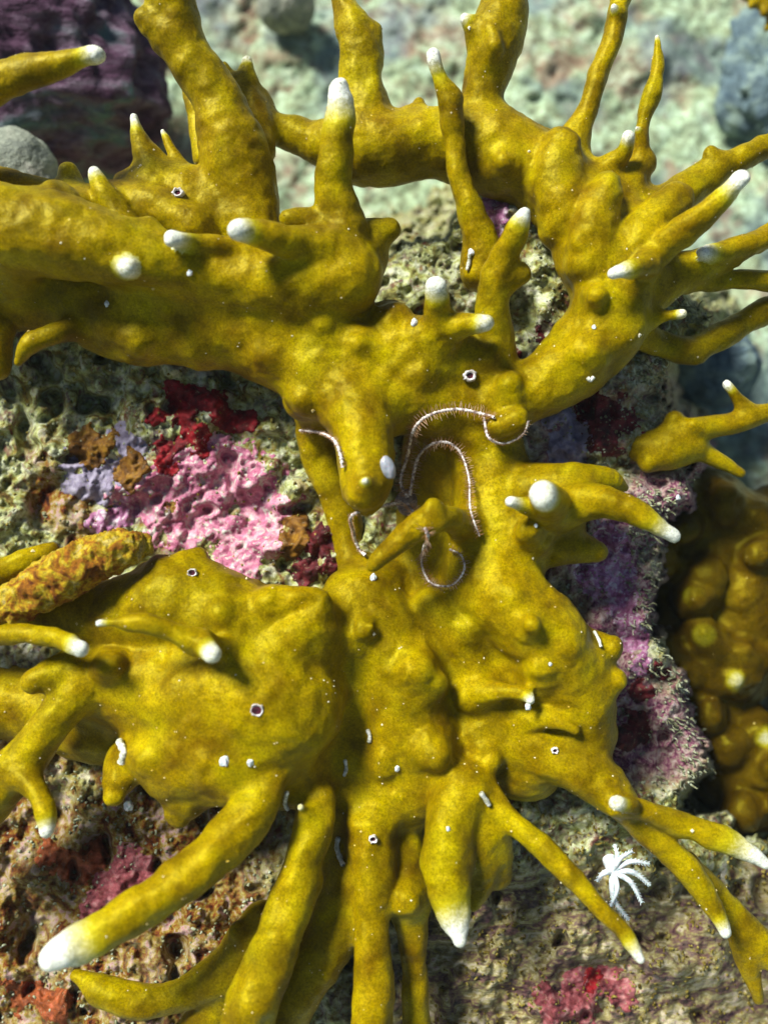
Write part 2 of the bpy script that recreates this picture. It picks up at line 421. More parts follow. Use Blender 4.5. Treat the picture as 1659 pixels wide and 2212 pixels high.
 (B,0,[(1760,612,-30,24),(1640,605,-25,24),(1560,608,-30,21),(1480,605,-20,28)]),
 (B,12,[(1470,677,50,10),(1431,682,35,14),(1385,690,15,30)]),
 (B,0,[(1760,620,-70,30),(1640,680,-70,28),(1560,722,-70,30),(1490,755,-70,28),(1430,748,-60,26),(1370,710,-30,40)]),
 (K,0,[(1500,770,-70,14),(1480,760,-70,22)]),
 # middle right
 (B,26,[(1131,458,110,14),(1113,502,95,26),(1082,575,70,34),(1062,650,45,38),(1068,730,20,42),(1078,810,0,45)]),
 (K,0,[(1122,592,60,20),(1095,610,50,26)]),
 (B,30,[(943,617,120,20),(945,660,95,24),(940,730,45,40)]),
 (B,22,[(1047,700,100,17),(1000,702,85,26),(950,722,60,40),(890,745,30,60)]),
 (K,0,[(1065,760,45,18),(1050,790,20,36)]),
 (K,0,[(1100,830,50,26),(1095,880,20,46)]),
 (K,0,[(1120,905,65,26),(1070,925,50,24)]),
 (B,0,[(803,1222,120,13),(850,1178,125,25),(915,1130,130,31),(965,1120,105,27),(1010,1140,30,38),(1040,1160,-10,40)]),
 (K,0,[(938,1096,130,18),(935,1120,125,26)]),
 (B,26,[(1102,1084,130,13),(1140,1092,105,18),(1190,1105,70,32)]),
 (B,40,[(1170,1072,185,30),(1195,1085,100,38)]),
 (B,44,[(1455,1158,112,13),(1405,1126,112,23),(1345,1096,100,29),(1265,1085,70,40),(1190,1105,30,55)]),
 ('plate',0,[(1350,1054,20,9),(1300,1034,30,28),(1225,1045,30,42),(1140,1060,5,55)]),
 (K,0,[(1140,1150,75,24),(1150,1160,40,38)]),
 ('plate',0,[(1285,1195,0,26),(1225,1180,0,38),(1150,1175,0,50)]),
 # lower left
 (B,0,[(-90,1290,45,42),(0,1240,40,34),(70,1205,30,26),(112,1190,20,20)]),
 (K,0,[(428,1205,25,18),(360,1240,35,46)]),
 (B,30,[(176,1402,170,18),(115,1378,140,23),(20,1370,110,22),(-90,1380,100,26)]),
 (B,18,[(215,1347,190,11),(280,1345,185,18),(360,1357,180,22),(425,1385,170,26),(475,1400,135,28),(520,1410,90,36)]),
 (K,24,[(460,1413,205,17),(430,1388,170,24)]),
 (B,0,[(-120,1830,70,58),(-20,1720,70,54),(60,1630,75,46),(120,1555,75,42),(180,1490,60,50)]),
 (B,24,[(102,1795,150,15),(94,1745,135,22),(68,1695,110,26),(30,1660,90,36)]),
 (K,0,[(75,1470,80,26),(150,1450,60,50)]),
 (K,0,[(240,1435,95,30),(240,1450,60,50)]),
 (K,0,[(325,1640,95,34),(330,1620,50,70)]),
 (K,0,[(442,1645,130,11),(445,1640,80,20)]),
 (K,0,[(250,1720,70,22),(270,1650,40,50)]),
 (K,0,[(390,1760,60,30),(420,1700,50,60)]),
 (B,72,[(118,2068,240,28),(185,2035,225,42),(300,1962,200,48),(430,1872,170,52),(520,1790,140,50),(575,1700,115,40),(590,1650,80,40)]),
 (B,0,[(165,2108,60,18),(230,2142,70,32),(330,2162,70,36),(430,2132,60,38),(505,2080,50,44),(570,1990,40,48)]),
 (B,0,[(380,2260,30,30),(470,2175,40,42),(560,2060,40,50)]),
 (B,0,[(500,2330,140,54),(552,2150,125,55),(608,2010,115,50),(650,1885,95,47),(680,1785,75,43),(695,1725,60,30)]),
 (B,0,[(540,2300,40,60),(640,2130,30,60),(720,2010,20,62),(765,1900,10,66)]),
 (K,8,[(650,1745,110,12),(672,1765,80,30)]),
 (K,0,[(512,2010,75,16),(540,2030,50,26)]),
 # bottom centre
 (B,0,[(800,2330,100,46),(806,2150,85,45),(803,2000,65,40),(806,1890,45,48),(800,1790,20,60)]),
 (B,0,[(905,2330,20,36),(897,2160,20,28),(892,2040,20,32),(880,1940,20,48)]),
 (K,0,[(880,1945,60,30),(880,1930,30,46)]),
 (B,52,[(990,2030,150,18),(975,1965,130,38),(965,1870,105,54),(970,1780,85,54),(1000,1700,50,58)]),
 ('plate',0,[(1075,1890,40,30),(1050,1800,50,50),(1010,1720,40,50)]),
 ('plate',0,[(1020,1950,70,20),(1030,1880,60,44),(1010,1800,60,46)]),
 (B,34,[(1383,2072,170,13),(1335,2002,150,21),(1252,1912,125,26),(1172,1832,98,26),(1092,1762,70,27),(1040,1700,40,36)]),
 (K,0,[(895,1450,58,46),(885,1440,20,70)]),
 (K,0,[(945,1475,56,26),(915,1490,30,50)]),
 (K,0,[(935,1625,58,44),(915,1600,30,66)]),
 (K,0,[(802,1355,72,12),(775,1365,40,48)]),
 # lower right
 (K,0,[(1148,1352,115,22),(1130,1360,60,50)]),
 (K,0,[(1196,1375,80,14),(1190,1400,40,34)]),
 (K,0,[(1222,1400,85,20),(1200,1430,50,40)]),
 (K,0,[(1170,1440,80,26),(1165,1460,30,50)]),
 (K,0,[(1100,1290,70,34),(1090,1300,40,60)]),
 (K,0,[(1335,1470,40,24),(1290,1480,10,50)]),
 (K,0,[(1320,1400,30,28),(1270,1410,10,50)]),
 (B,14,[(1143,1512,80,12),(1130,1500,72,18),(1080,1495,55,22),(1020,1500,20,40)]),
 (B,0,[(1242,1578,65,11),(1205,1556,55,18),(1150,1545,30,28),(1100,1550,0,40)]),
 (K,0,[(1060,1640,30,26),(1040,1600,0,50)]),
 (B,26,[(1565,2012,100,14),(1525,1935,88,25),(1455,1850,72,31),(1380,1775,55,35),(1310,1705,40,44)]),
 (B,20,[(1332,1735,130,15),(1365,1740,110,20)]),
 (B,60,[(1652,1866,110,12),(1600,1832,100,22),(1540,1805,92,27),(1460,1778,85,27),(1390,1750,90,23),(1330,1735,70,28)]),
 (B,0,[(1780,2180,20,28),(1660,2055,25,30),(1570,1960,20,28),(1480,1870,20,30)]),
 (B,0,[(1638,2158,10,15),(1620,2100,15,22),(1600,2020,20,28)]),
]
CH = [(a, b, [(u, v, d * 1.3 if d > 0 else d * 1.12, r) for u, v, d, r in c]) for a, b, c in CH]
base_main = at(880, 1150, -120)
V_main = coral('fire_coral', CH, (-1150, -1340, -190), (1060, 1230, 352), 4.0, 13, 8, M_CORAL, 6.0,
    'large mustard-yellow branching fire coral with white finger tips filling the whole picture', 'coral', base_main)
k_ = 1 - V_main[:, 2] / D0
UV = np.stack([V_main[:, 0] / k_ + 829.5, 1106 - V_main[:, 1] / k_], 1)
def surf(u, v, r=7):
    m_ = (abs(UV[:, 0] - u) < r) & (abs(UV[:, 1] - v) < r)
    return float(np.percentile(V_main[m_, 2], 96)) if m_.any() else -60.0

# ---------------------------------------------------------------- reef rock under the colony
def inside_dist(poly, u, v):
    """signed distance, positive inside"""
    d = np.full(u.shape, 1e9); c = np.zeros(u.shape, bool); n = len(poly)
    for i in range(n):
        (x1, y1), (x2, y2) = poly[i], poly[(i + 1) % n]
        ex, ey = x2 - x1, y2 - y1; t = np.clip(((u - x1) * ex + (v - y1) * ey) / (ex * ex + ey * ey), 0, 1)
        d = np.minimum(d, np.hypot(u - x1 - t * ex, v - y1 - t * ey))
        c ^= ((y1 > v) != (y2 > v)) & (u < (x2 - x1) * (v - y1) / (y2 - y1 + 1e-9) + x1)
    return np.where(c, d, -d)
RP = [(-600,740),(0,700),(400,690),(740,640),(850,530),(960,520),(1020,430),(1080,400),(1180,470),(1300,560),(1470,630),(1525,680),(1500,722),(1430,752),
      (1425,830),(1440,900),(1478,960),(1496,1010),(1485,1075),(1415,1120),(1425,1230),(1392,1290),(1405,1350),(1440,1420),(1478,1480),
      (1500,1550),(1535,1665),(1450,1705),(1470,1760),(1560,1775),(1660,1830),(2100,1960),(2100,2700),(-600,2700)]
CP = [(0,850,-120),(200,900,-120),(350,1000,-105),(500,1050,-95),(600,1150,-90),(650,1220,-100),(0,1100,-150),(200,1150,-135),(0,1250,-130),
      (500,700,-100),(700,1300,-110),(900,1000,-120),(1100,1000,-90),(900,560,-170),(1000,640,-120),(1150,560,-100),(1200,620,-70),(1150,720,-80),
      (1250,900,-70),(1350,850,-90),(1400,800,-110),(1480,660,-110),(1350,1200,-95),(1400,1250,-130),(1330,1400,-110),(1400,1450,-130),
      (1380,1600,-110),(1450,1650,-130),(1480,1000,-130),(1430,1030,-110),(300,1500,-110),(100,1800,-100),(250,1800,-95),(60,1950,-110),(200,1950,-100),
      (0,2150,-100),(300,2050,-60),(450,2000,-90),(700,2150,-120),(1000,2100,-100),(1200,2000,-90),(1250,1850,-80),(1400,1900,-130),(1500,2050,-170),
      (1659,1950,-220),(1400,2150,-130),(1100,2212,-90),(1659,2212,-200),(900,1500,-100),(600,1600,-110),(1100,1700,-100),(1350,1800,-90)]
def rock_d(u, v):
    num = np.zeros_like(u); den = np.zeros_like(u) + 1e-12
    for (a, b, c) in CP:
        w_ = np.exp(-((u - a) ** 2 + (v - b) ** 2) / (2 * 95.0 ** 2)) + 1e-9; num += w_ * c; den += w_
    d = num / den
    s = inside_dist(RP, u, v) + 16 * n2(u, v, 40, 5, 4, 0.65)
    far = np.clip((u - 1300) / 300, 0, 1) * np.clip((v - 1700) / 200, 0, 1)
    d = d + (34 * n2(u, v, 110, 21, 2) + 23 * n2(u, v, 42, 31, 3, 0.55) * (1 - 0.5 * far) + 5 * n2(u, v, 12, 41, 3, 0.6) * (1 - 0.5 * far))
    d = d - 30 * np.clip(n2(u, v, 55, 71, 2) - 0.55, 0, 0.5) * 4
    d = np.maximum(d, -270)
    return d - np.clip(-s * 12, 0, 1500) - np.clip((14 - s) * 1.2, 0, 14) 
def sheet(name, u0, u1, v0, v1, st, fn, mat, origin, parent=None, keep=None, attrs=None):
    us = np.arange(u0, u1, st); vs = np.arange(v0, v1, st); Ug, Vg = np.meshgrid(us, vs)
    d = fn(Ug, Vg); W = to_world(cam_pts(np.stack([Ug, Vg, d], -1))).reshape(-1, 3)
    nu, nv = len(us), len(vs); i = (np.arange(nv - 1)[:, None] * nu + np.arange(nu - 1)[None]).ravel()
    q = np.stack([i + nu, i + nu + 1, i + 1, i], 1)
    if keep is not None:
        kf = keep(Ug, Vg).ravel(); q = q[kf[q].any(1)]
        us_, inv = np.unique(q, return_inverse=True); W = W[us_]; q = inv.reshape(q.shape)
    return mesh_obj(name, W, q, mat, origin, parent, attrs={a: b.ravel() for a, b in attrs(Ug, Vg).items()} if attrs else None)
cream = srgb(205, 205, 165); olive = srgb(120, 112, 50); brown = srgb(70, 52, 40); mauve = srgb(140, 112, 118); pale = srgb(190, 195, 170)
m = Mat('encrusted_rock', 0.85, 0.2)
nb = m.noise(85, 4, 0.6, None, 1.0)
b0 = m.ramp(nb, [(0.30, srgb(84, 58, 50)), (0.40, srgb(146, 128, 52)), (0.47, srgb(196, 204, 120)), (0.56, srgb(226, 234, 196)), (0.64, srgb(186, 160, 176)), (0.74, srgb(136, 96, 50))])
b1 = m.ramp(m.noise(34, 4, 0.62, None, 0.9), [(0.36, srgb(30, 16, 14)), (0.43, srgb(118, 90, 34)), (0.50, srgb(190, 200, 120)), (0.60, srgb(244, 248, 224))])
b2 = m.mix(0.62, b0, b1)
b3 = m.mix(0.7, b2, m.mix(1.0, b2, m.ramp(m.noise(14, 3, 0.7), [(0.36, 0.25), (0.46, 0.9), (0.6, 1.15), (0.72, 1.6)]), 'MULTIPLY'))
nn = m.bump(m.noise(9, 3, 0.7), 3, 0.8); nn = m.bump(m.noise(26, 4, 0.65, None, 0.9), 8, 0.6, nn)
zs = m.noise(26, 4, 0.75, m.stretch((0, 0, R(-32)), 0.28, 1, 1))
zr = m.ramp(zs, [(0.34, srgb(46, 22, 44)), (0.44, srgb(128, 92, 92)), (0.53, srgb(176, 168, 100)), (0.62, srgb(226, 216, 186)), (0.72, srgb(176, 96, 100))])
b3 = m.mix(1.0, b3, (0.62, 0.62, 0.56, 1), 'MULTIPLY')
b3 = m.mix(m.ramp(m.noise(48, 5, 0.75, None, 0.8), [(0.55, 0.0), (0.62, 0.7)]), b3, srgb(104, 34, 44))
b3 = m.mix(m.ramp(m.noise(62, 5, 0.7, None, 1.2), [(0.57, 0.0), (0.63, 0.65)]), b3, srgb(128, 104, 20))
b4 = m.mix(m.attr('zone'), b3, m.mix(1.0, zr, (0.62, 0.60, 0.60, 1), 'MULTIPLY'))
zb_ = m.ramp(m.noise(34, 4, 0.7), [(0.34, srgb(44, 16, 14)), (0.44, srgb(136, 72, 24)), (0.52, srgb(168, 150, 56)), (0.6, srgb(206, 180, 170)), (0.7, srgb(190, 110, 110))])
b4 = m.mix(m.attr('rusty'), b4, m.mix(1.0, zb_, (0.62, 0.58, 0.58, 1), 'MULTIPLY'))
zm_ = m.ramp(m.noise(20, 4, 0.75, None, 0.6), [(0.34, srgb(50, 20, 34)), (0.46, srgb(120, 74, 92)), (0.54, srgb(150, 138, 120)), (0.66, srgb(172, 166, 158))])
b4 = m.mix(m.attr('mauve'), b4, m.mix(1.0, zm_, (1.1, 0.95, 1.05, 1), 'MULTIPLY'))
M_ROCK = m.out(b4, nn)
o_rock = at(800, 1300, -250)
rock = sheet('reef_rock', -330, 1990, 330, 2560, 3.2, rock_d, M_ROCK, o_rock, attrs=lambda u, v: {
    'zone': np.clip((v - 1780) / 160 + n2(u, v, 120, 61, 3), 0, 1) * np.clip((u - 700) / 200, 0, 1) * 0.9,
    'mauve': np.clip(np.clip((u - 1120) / 60, 0, 1) * np.clip((v - 780) / 60, 0, 1) * np.clip((1720 - v) / 100, 0, 1) * (0.8 + n2(u, v, 110, 66, 3)), 0, 1),
    'rusty': np.clip(np.clip((v - 1650) / 100, 0, 1) * np.clip((700 - u) / 200, 0, 1) * 0.8 + np.clip(np.clip((v - 900) / 100, 0, 1) * np.clip((650 - u) / 200, 0, 1) * n2(u, v, 90, 63, 3) * 1.4, 0, 1), 0, 1)})
tag(rock, 'knobbly cream and brown encrusted rock that the yellow coral grows on', 'rock')

# ---------------------------------------------------------------- crusts growing on the rock
def crust(name, label, blobs, mat, lift=5.0, seed=1, thr=0.0, group=None, fine=14):
    b = np.array(blobs, float); u0, v0 = (b[:, :2] - b[:, 2:3] * 1.5).min(0); u1, v1 = (b[:, :2] + b[:, 2:3] * 1.5).max(0)
    def msk(u, v):
        m_ = np.full(u.shape, -9.0)
        for (x, y, r) in blobs: m_ = np.maximum(m_, 1 - np.hypot(u - x, v - y) / r)
        return m_ + 0.55 * n2(u, v, fine * 2.6, seed, 4, 0.7) - thr
    fn = lambda u, v: rock_d(u, v) + np.clip(msk(u, v) * 30, -26, lift) + 1.2 * n2(u, v, 9, seed + 3, 2)
    c = b[:, :2].mean(0)
    o = sheet(name, u0, u1, v0, v1, 3.2, fn, mat, at(c[0], c[1], -120), None, lambda u, v: msk(u, v) > -0.15)
    return tag(o, label, 'sponge' if 'sponge' in name else 'algae', 'sponge crusts on the reef rock' if 'sponge' in name else 'coralline algae crusts on the reef rock')
def crust_mat(name, a, b_, c, sp=0.6, spots=None):
    m = Mat(name, 0.7, 0.3)
    x = m.ramp(m.noise(30, 4, 0.65, None, 0.5), [(0.33, a), (0.5, b_), (0.66, c)])
    x = m.mix(sp, x, m.mix(1.0, x, m.ramp(m.noise(7, 3, 0.8), [(0.3, 0.3), (0.5, 0.8), (0.72, 1.25)]), 'MULTIPLY'))
    x = m.mix(m.ramp(m.noise(11, 4, 0.75, None, 1.0), [(0.60, 0.0), (0.68, 0.8)]), x, srgb(150, 146, 110))
    if spots: x = m.mix(m.ramp(m.noise(17, 4, 0.7, None, 0.6), [(0.54, 0.0), (0.62, 1.0)]), x, spots)
    return m.out(x, m.bump(m.noise(9, 3, 0.7), 3, 0.8))
M_PINK = crust_mat('pink_crust', srgb(140, 66, 92), srgb(192, 116, 142), srgb(222, 176, 180), 0.5, srgb(190, 192, 176))
M_PURP = crust_mat('purple_crust', srgb(120, 60, 92), srgb(168, 106, 144), srgb(200, 164, 186), 0.6, srgb(200, 190, 190))
M_RED = crust_mat('red_sponge_skin', srgb(70, 2, 8), srgb(120, 4, 14), srgb(165, 20, 34), 0.7)
M_DRED = crust_mat('maroon_sponge_skin', srgb(40, 8, 10), srgb(84, 16, 22), srgb(120, 40, 44), 0.7)
M_ORNG = crust_mat('orange_crust', srgb(96, 44, 10), srgb(150, 76, 30), srgb(196, 104, 70), 0.7)
M_SALM = crust_mat('salmon_crust', srgb(96, 34, 34), srgb(150, 76, 80), srgb(178, 128, 124), 0.7)
M_LILAC = crust_mat('lilac_crust', srgb(116, 106, 124), srgb(146, 138, 158), srgb(166, 160, 172), 0.35)
M_BRSP = crust_mat('brown_sponge_skin', srgb(62, 36, 4), srgb(116, 76, 8), srgb(150, 110, 20), 0.5)
crust('coralline_alga', 'broad pink coralline crust in the rock gap left of the drooping yellow lobe', [(480,985,52),(530,1050,75),(430,1075,75),(505,1180,80),(560,1120,60),(330,1085,70),(600,1190,40),(450,1140,60),(400,1010,50),(560,1190,60),(370,1130,50),(610,1090,40)], M_PINK, 3, 3, 0.05)
crust('coralline_alga', 'small purple-pink crust patch by the left brown sponge blob', [(270,1110,42),(225,1130,30)], M_PURP, 5, 8)
crust('coralline_alga', 'magenta and lilac crust on the right rock below the longest white-tipped finger', [(1315,1190,46),(1320,1240,50),(1280,1250,36),(1340,1300,36),(1352,1335,30),(1370,1380,30),(1385,1430,26),(1300,1215,50)], M_PURP, 3, 11)
crust('coralline_alga', 'pale mauve crust high on the rock between the right branches', [(1225,960,48),(1200,900,30)], M_LILAC, 4, 15)
crust('coralline_alga', 'grey-lilac smooth crust beside the brown sponge blobs at left', [(215,1010,60),(180,1050,40),(275,960,34)], M_LILAC, 4, 19)
crust('coralline_alga', 'rosy crust at the bottom edge under the two lower right fingers', [(1255,2150,60),(1190,2170,40),(1340,2140,40)], M_SALM, 5, 23)
crust('coralline_alga', 'salmon crust beside the big lower left finger', [(235,1925,48),(290,1885,44),(200,1960,30)], M_SALM, 5, 27)
crust('coralline_alga', 'faint purple crust in the gap behind the pointing finger of the upper branches', [(1065,455,34),(1090,490,24)], M_PURP, 6, 33)
crust('encrusting_sponge', 'blood-red sponge crust at the top of the left rock gap', [(395,880,48),(425,925,44),(385,965,34),(368,1000,30),(345,900,34),(440,870,30),(350,960,30)], M_RED, 4, 4, 0.05)
crust('encrusting_sponge', 'small bright red sponge streak right of the blood-red crust', [(478,880,28),(505,905,26),(540,905,20)], M_RED, 6, 6)
crust('encrusting_sponge', 'dark maroon sponge pocket below the pink crust, next to the lower mound', [(695,1185,44),(670,1225,36),(715,1215,34)], M_DRED, 6, 13)
crust('encrusting_sponge', 'maroon speckled sponge on the rock right of the brittle star', [(1285,880,52),(1340,900,44),(1310,940,40)], M_DRED, 5, 17, 0.12)
crust('encrusting_sponge', 'dark red sponge streak low on the right rock strip', [(1385,1500,28),(1372,1560,36),(1350,1590,26),(1420,1450,20)], M_DRED, 6, 21, 0.05)
crust('encrusting_sponge', 'rust-brown sponge specks under the upper right finger', [(1170,735,30),(1205,725,24),(1105,770,18)], M_DRED, 5, 25)
crust('encrusting_sponge', 'vivid red sponge spot in the bottom right rubble', [(1285,2110,30),(1270,2135,20)], M_RED, 7, 29)
crust('encrusting_sponge', 'upper one of two orange-brown sponge blobs at the left edge rock', [(160,965,26),(215,950,34),(200,985,28)], M_BRSP, 9, 35)
crust('encrusting_sponge', 'orange-brown sponge blob between lilac and pink crusts', [(285,1000,30),(275,1040,26)], M_BRSP, 9, 37)
crust('encrusting_sponge', 'brown sponge blob touching the maroon pocket under the pink crust', [(630,1165,34),(640,1130,22)], M_BRSP, 9, 39)
crust('encrusting_sponge', 'rusty orange crust at the lower left above the big finger', [(150,1890,52),(100,1850,36),(200,1850,40)], M_ORNG, 5, 43, 0.1)
crust('encrusting_sponge', 'orange crust strip in the bottom left corner by the big white tip', [(60,2140,40),(110,2170,40)], M_ORNG, 5, 45)

# ---------------------------------------------------------------- turf of short algae blades on the rock (uncountable)
def turf(name, label, n, region, mat, l0, l1, r0, seed, lean=(0, 0), edge=None):
    rg = np.random.default_rng(seed); u0, u1, v0, v1 = region
    u = rg.uniform(u0, u1, n * 3); v = rg.uniform(v0, v1, n * 3)
    s = inside_dist(RP, u, v); ok = s > -6
    if edge: ok &= (s < edge)
    ok &= n2(u, v, 45, seed, 3) > -0.25
    u = u[ok][:n]; v = v[ok][:n]; n = len(u)
    d = rock_d(u, v) - 2; P = cam_pts(np.stack([u, v, d], 1))
    dr = rg.normal(0, 0.55, (n, 3)) + np.array([lean[0], lean[1], 0.8]); dr /= np.linalg.norm(dr, axis=1, keepdims=True)
    ln = rg.uniform(l0, l1, n) * rg.uniform(0.5, 1, n); rr = rg.uniform(0.6, 1.3, n) * r0
    sd = np.cross(dr, rg.normal(0, 1, (n, 3))); sd /= np.linalg.norm(sd, axis=1, keepdims=True); s2 = np.cross(dr, sd)
    rows = []
    for t, wd in ((0, 1.0), (0.45, 1.15), (0.8, 0.8), (1.0, 0.3)):
        bend = sd * (np.sin(t * 2.6) * ln * 0.3)[:, None] - dr * (t * t * ln * 0.15)[:, None]
        for a in range(4):
            an = a * math.pi / 2
            rows.append(P + dr * (ln * t)[:, None] + bend + (sd * math.cos(an) + s2 * math.sin(an)) * (rr * wd)[:, None])
    Vt = np.stack(rows, 1); qs = []
    for l in range(3):
        for a in range(4): qs.append([l * 4 + a, l * 4 + (a + 1) % 4, l * 4 + 4 + (a + 1) % 4, l * 4 + 4 + a])
    qs.append([12, 13, 14, 15]); qs = np.array(qs)
    Q = (qs[None] + (np.arange(n) * 16)[:, None, None]).reshape(-1, 4)
    o = mesh_obj(name, to_world(Vt.reshape(-1, 3)), Q, mat, at((u0 + u1) / 2, (v0 + v1) / 2, -120))
    return tag(o, label, 'algae', None, 'stuff')
def turf_mat(name, stops):
    m = Mat(name, 0.8, 0.2); return m.out(m.ramp(m.noise(14, 2, 0.7), stops))
M_TURF = turf_mat('pale_turf', [(0.3, srgb(84, 80, 46)), (0.5, srgb(136, 140, 106)), (0.7, srgb(186, 194, 170))])
M_TURF2 = turf_mat('olive_turf', [(0.3, srgb(66, 50, 16)), (0.5, srgb(120, 106, 36)), (0.7, srgb(170, 160, 90))])
turf('turf_algae', 'pale frayed algae fringe along the right edge of the rock', 1100, (1330, 1560, 600, 1720), M_TURF, 8, 34, 2.0, 3, (0.7, -0.5), 60)
turf('turf_algae', 'short cream and green turf speckling the left rock gap', 500, (-50, 720, 740, 1270), M_TURF, 5, 14, 3.2, 5)
turf('turf_algae', 'olive-brown turf tufts scattered over the left rock gap', 400, (-50, 740, 760, 1260), M_TURF2, 6, 18, 3.0, 6)
turf('turf_algae', 'pale turf on the rock between the upper right branches', 700, (840, 1530, 430, 980), M_TURF, 5, 14, 3.0, 7)
turf('turf_algae', 'mixed turf on the lower left rock behind the fingers', 900, (-50, 620, 1650, 2260), M_TURF, 6, 18, 3.2, 8)
turf('turf_algae', 'streaky turf over the bottom right rubble slope', 1500, (860, 1700, 1760, 2260), M_TURF2, 8, 24, 2.8, 9, (-0.5, 0.7))
turf('turf_algae', 'light grey-green turf on the right rock strip', 900, (1200, 1560, 800, 1720), M_TURF, 5, 13, 3.0, 10, (0.4, -0.3))

# ---------------------------------------------------------------- background reef, seabed
def slope_d(u, v):
    t = (1106 - v) / 1106.0
    base = -800 - 360 * np.clip(t, -1, 3) + 90 * np.clip((u - 829) / 829, -2, 2) * -1
    return base + 60 * n2(u, v, 420, 51, 2) + 30 * n2(u, v, 110, 52, 4, 0.6) + 12 * n2(u, v, 32, 53, 3, 0.7)
m = Mat('pale_reef_slope', 0.9, 0.15)
p0 = m.ramp(m.noise(330, 3, 0.55), [(0.36, srgb(160, 128, 110)), (0.45, srgb(176, 194, 146)), (0.6, srgb(196, 222, 184)), (0.72, srgb(124, 150, 156))])
p1 = m.ramp(m.noise(60, 5, 0.7, None, 0.8), [(0.32, srgb(96, 84, 76)), (0.43, srgb(150, 140, 112)), (0.52, srgb(196, 206, 170)), (0.66, srgb(236, 244, 220))])
px = m.mix(0.62, p0, p1)
px = m.mix(m.ramp(m.noise(170, 4, 0.65), [(0.50, 0.0), (0.62, 0.7)]), px, srgb(168, 118, 100))
px = m.mix(1.0, px, m.ramp(m.noise(24, 3, 0.75), [(0.34, (0.38,0.38,0.36,1)), (0.5, (0.66,0.75,0.73,1)), (0.66, (0.86,0.97,0.95,1))]), 'MULTIPLY')
bl_ = m.ramp(m.noise(260, 3, 0.5), [(0.5, 0.0), (0.62, 0.6)])
px = m.mix(bl_, px, srgb(88, 108, 120))
M_SLOPE = m.out(px, m.bump(m.noise(40, 3, 0.6), 10, 0.6))
sl_o = sheet('reef_slope', -1800, 3500, -1500, 3500, 9, slope_d, M_SLOPE, at(829, 1106, -1200)); tag(sl_o, kind='structure')
m = Mat('sandy_bottom', 0.95, 0.1)
M_SAND = m.out(m.ramp(m.noise(900, 5, 0.6), [(0.35, srgb(120, 138, 130)), (0.65, srgb(176, 192, 172))]), m.bump(m.noise(200, 4), 60, 0.5))
s_ = 2.0; zb = -0.75
sb = mesh_obj('seabed', [(-s_, -s_, zb), (s_, -s_, zb), (s_, s_, zb), (-s_, s_, zb)], [[0, 1, 2, 3]], M_SAND); tag(sb, kind='structure')

def boulder(label, u, v, d, ru, rv, rd, mat, seed, amp=0.12, tilt=0.0, name='boulder', cat='rock'):
    n = 140; th = np.linspace(0, math.pi, n // 2 + 1); ph = np.linspace(0, 2 * math.pi, n, endpoint=False)
    TH, PH = np.meshgrid(th, ph, indexing='ij')
    q = np.stack([np.sin(TH) * np.cos(PH), np.sin(TH) * np.sin(PH), np.cos(TH)], -1).reshape(-1, 3)
    r = 1 + amp * fbm(q * 1.6 + seed, seed, 5, 0.55)
    k = 1 - d / D0; c = cam_pts([u, v, d]); q = q * r[:, None] * np.array([ru * k, rv * k, rd * k])
    ct, st = math.cos(tilt), math.sin(tilt)
    q = np.stack([q[:, 0] * ct - q[:, 1] * st, q[:, 0] * st + q[:, 1] * ct, q[:, 2]], 1) + c
    a = np.arange(n // 2)[:, None] * n; b = np.arange(n)[None]; b2 = (b + 1) % n
    Q = np.stack([a + b, a + n + b, a + n + b2, a + b2], -1).reshape(-1, 4)
    o = mesh_obj(name, to_world(q), Q, mat, at(u, v, d - rd)); return tag(o, label, cat, 'boulders in the background')
M_DARK = rock_mat('dark_purple_rock', [(0.3, srgb(38, 24, 36)), (0.44, srgb(84, 56, 76)), (0.55, srgb(116, 98, 112)), (0.68, srgb(104, 130, 126))], 26, 110, 26, ((0, 0, R(-58)), 0.3, 1, 1), 0.7)
M_GREY = rock_mat('grey_rock', [(0.3, srgb(90, 96, 92)), (0.5, srgb(140, 146, 128)), (0.66, srgb(178, 176, 160))], 24, 90, 8)
M_BLUE = rock_mat('blue_grey_rock', [(0.3, srgb(66, 84, 96)), (0.5, srgb(100, 120, 124)), (0.66, srgb(140, 160, 146))], 30, 90, 10)
boulder('dark purple boulder behind the top left white-tipped finger', 60, 110, -640, 300, 255, 170, M_DARK, 3, 0.24, -0.5)
boulder('smooth grey stone at the left edge below the dark purple boulder', 20, 400, -300, 112, 120, 90, M_GREY, 5, 0.06)
boulder('blue-grey rounded boulder at the right edge behind the dark olive branch', 1530, 790, -760, 105, 90, 100, M_BLUE, 8, 0.10)
boulder('broad bluish boulder in the hazy top right corner', 1690, 190, -1080, 130, 150, 90, M_BLUE, 12, 0.3, 0.4)
boulder('small greenish domed stone at the top edge between two upright branches', 620, 10, -1000, 64, 56, 60, M_GREY, 14, 0.08)

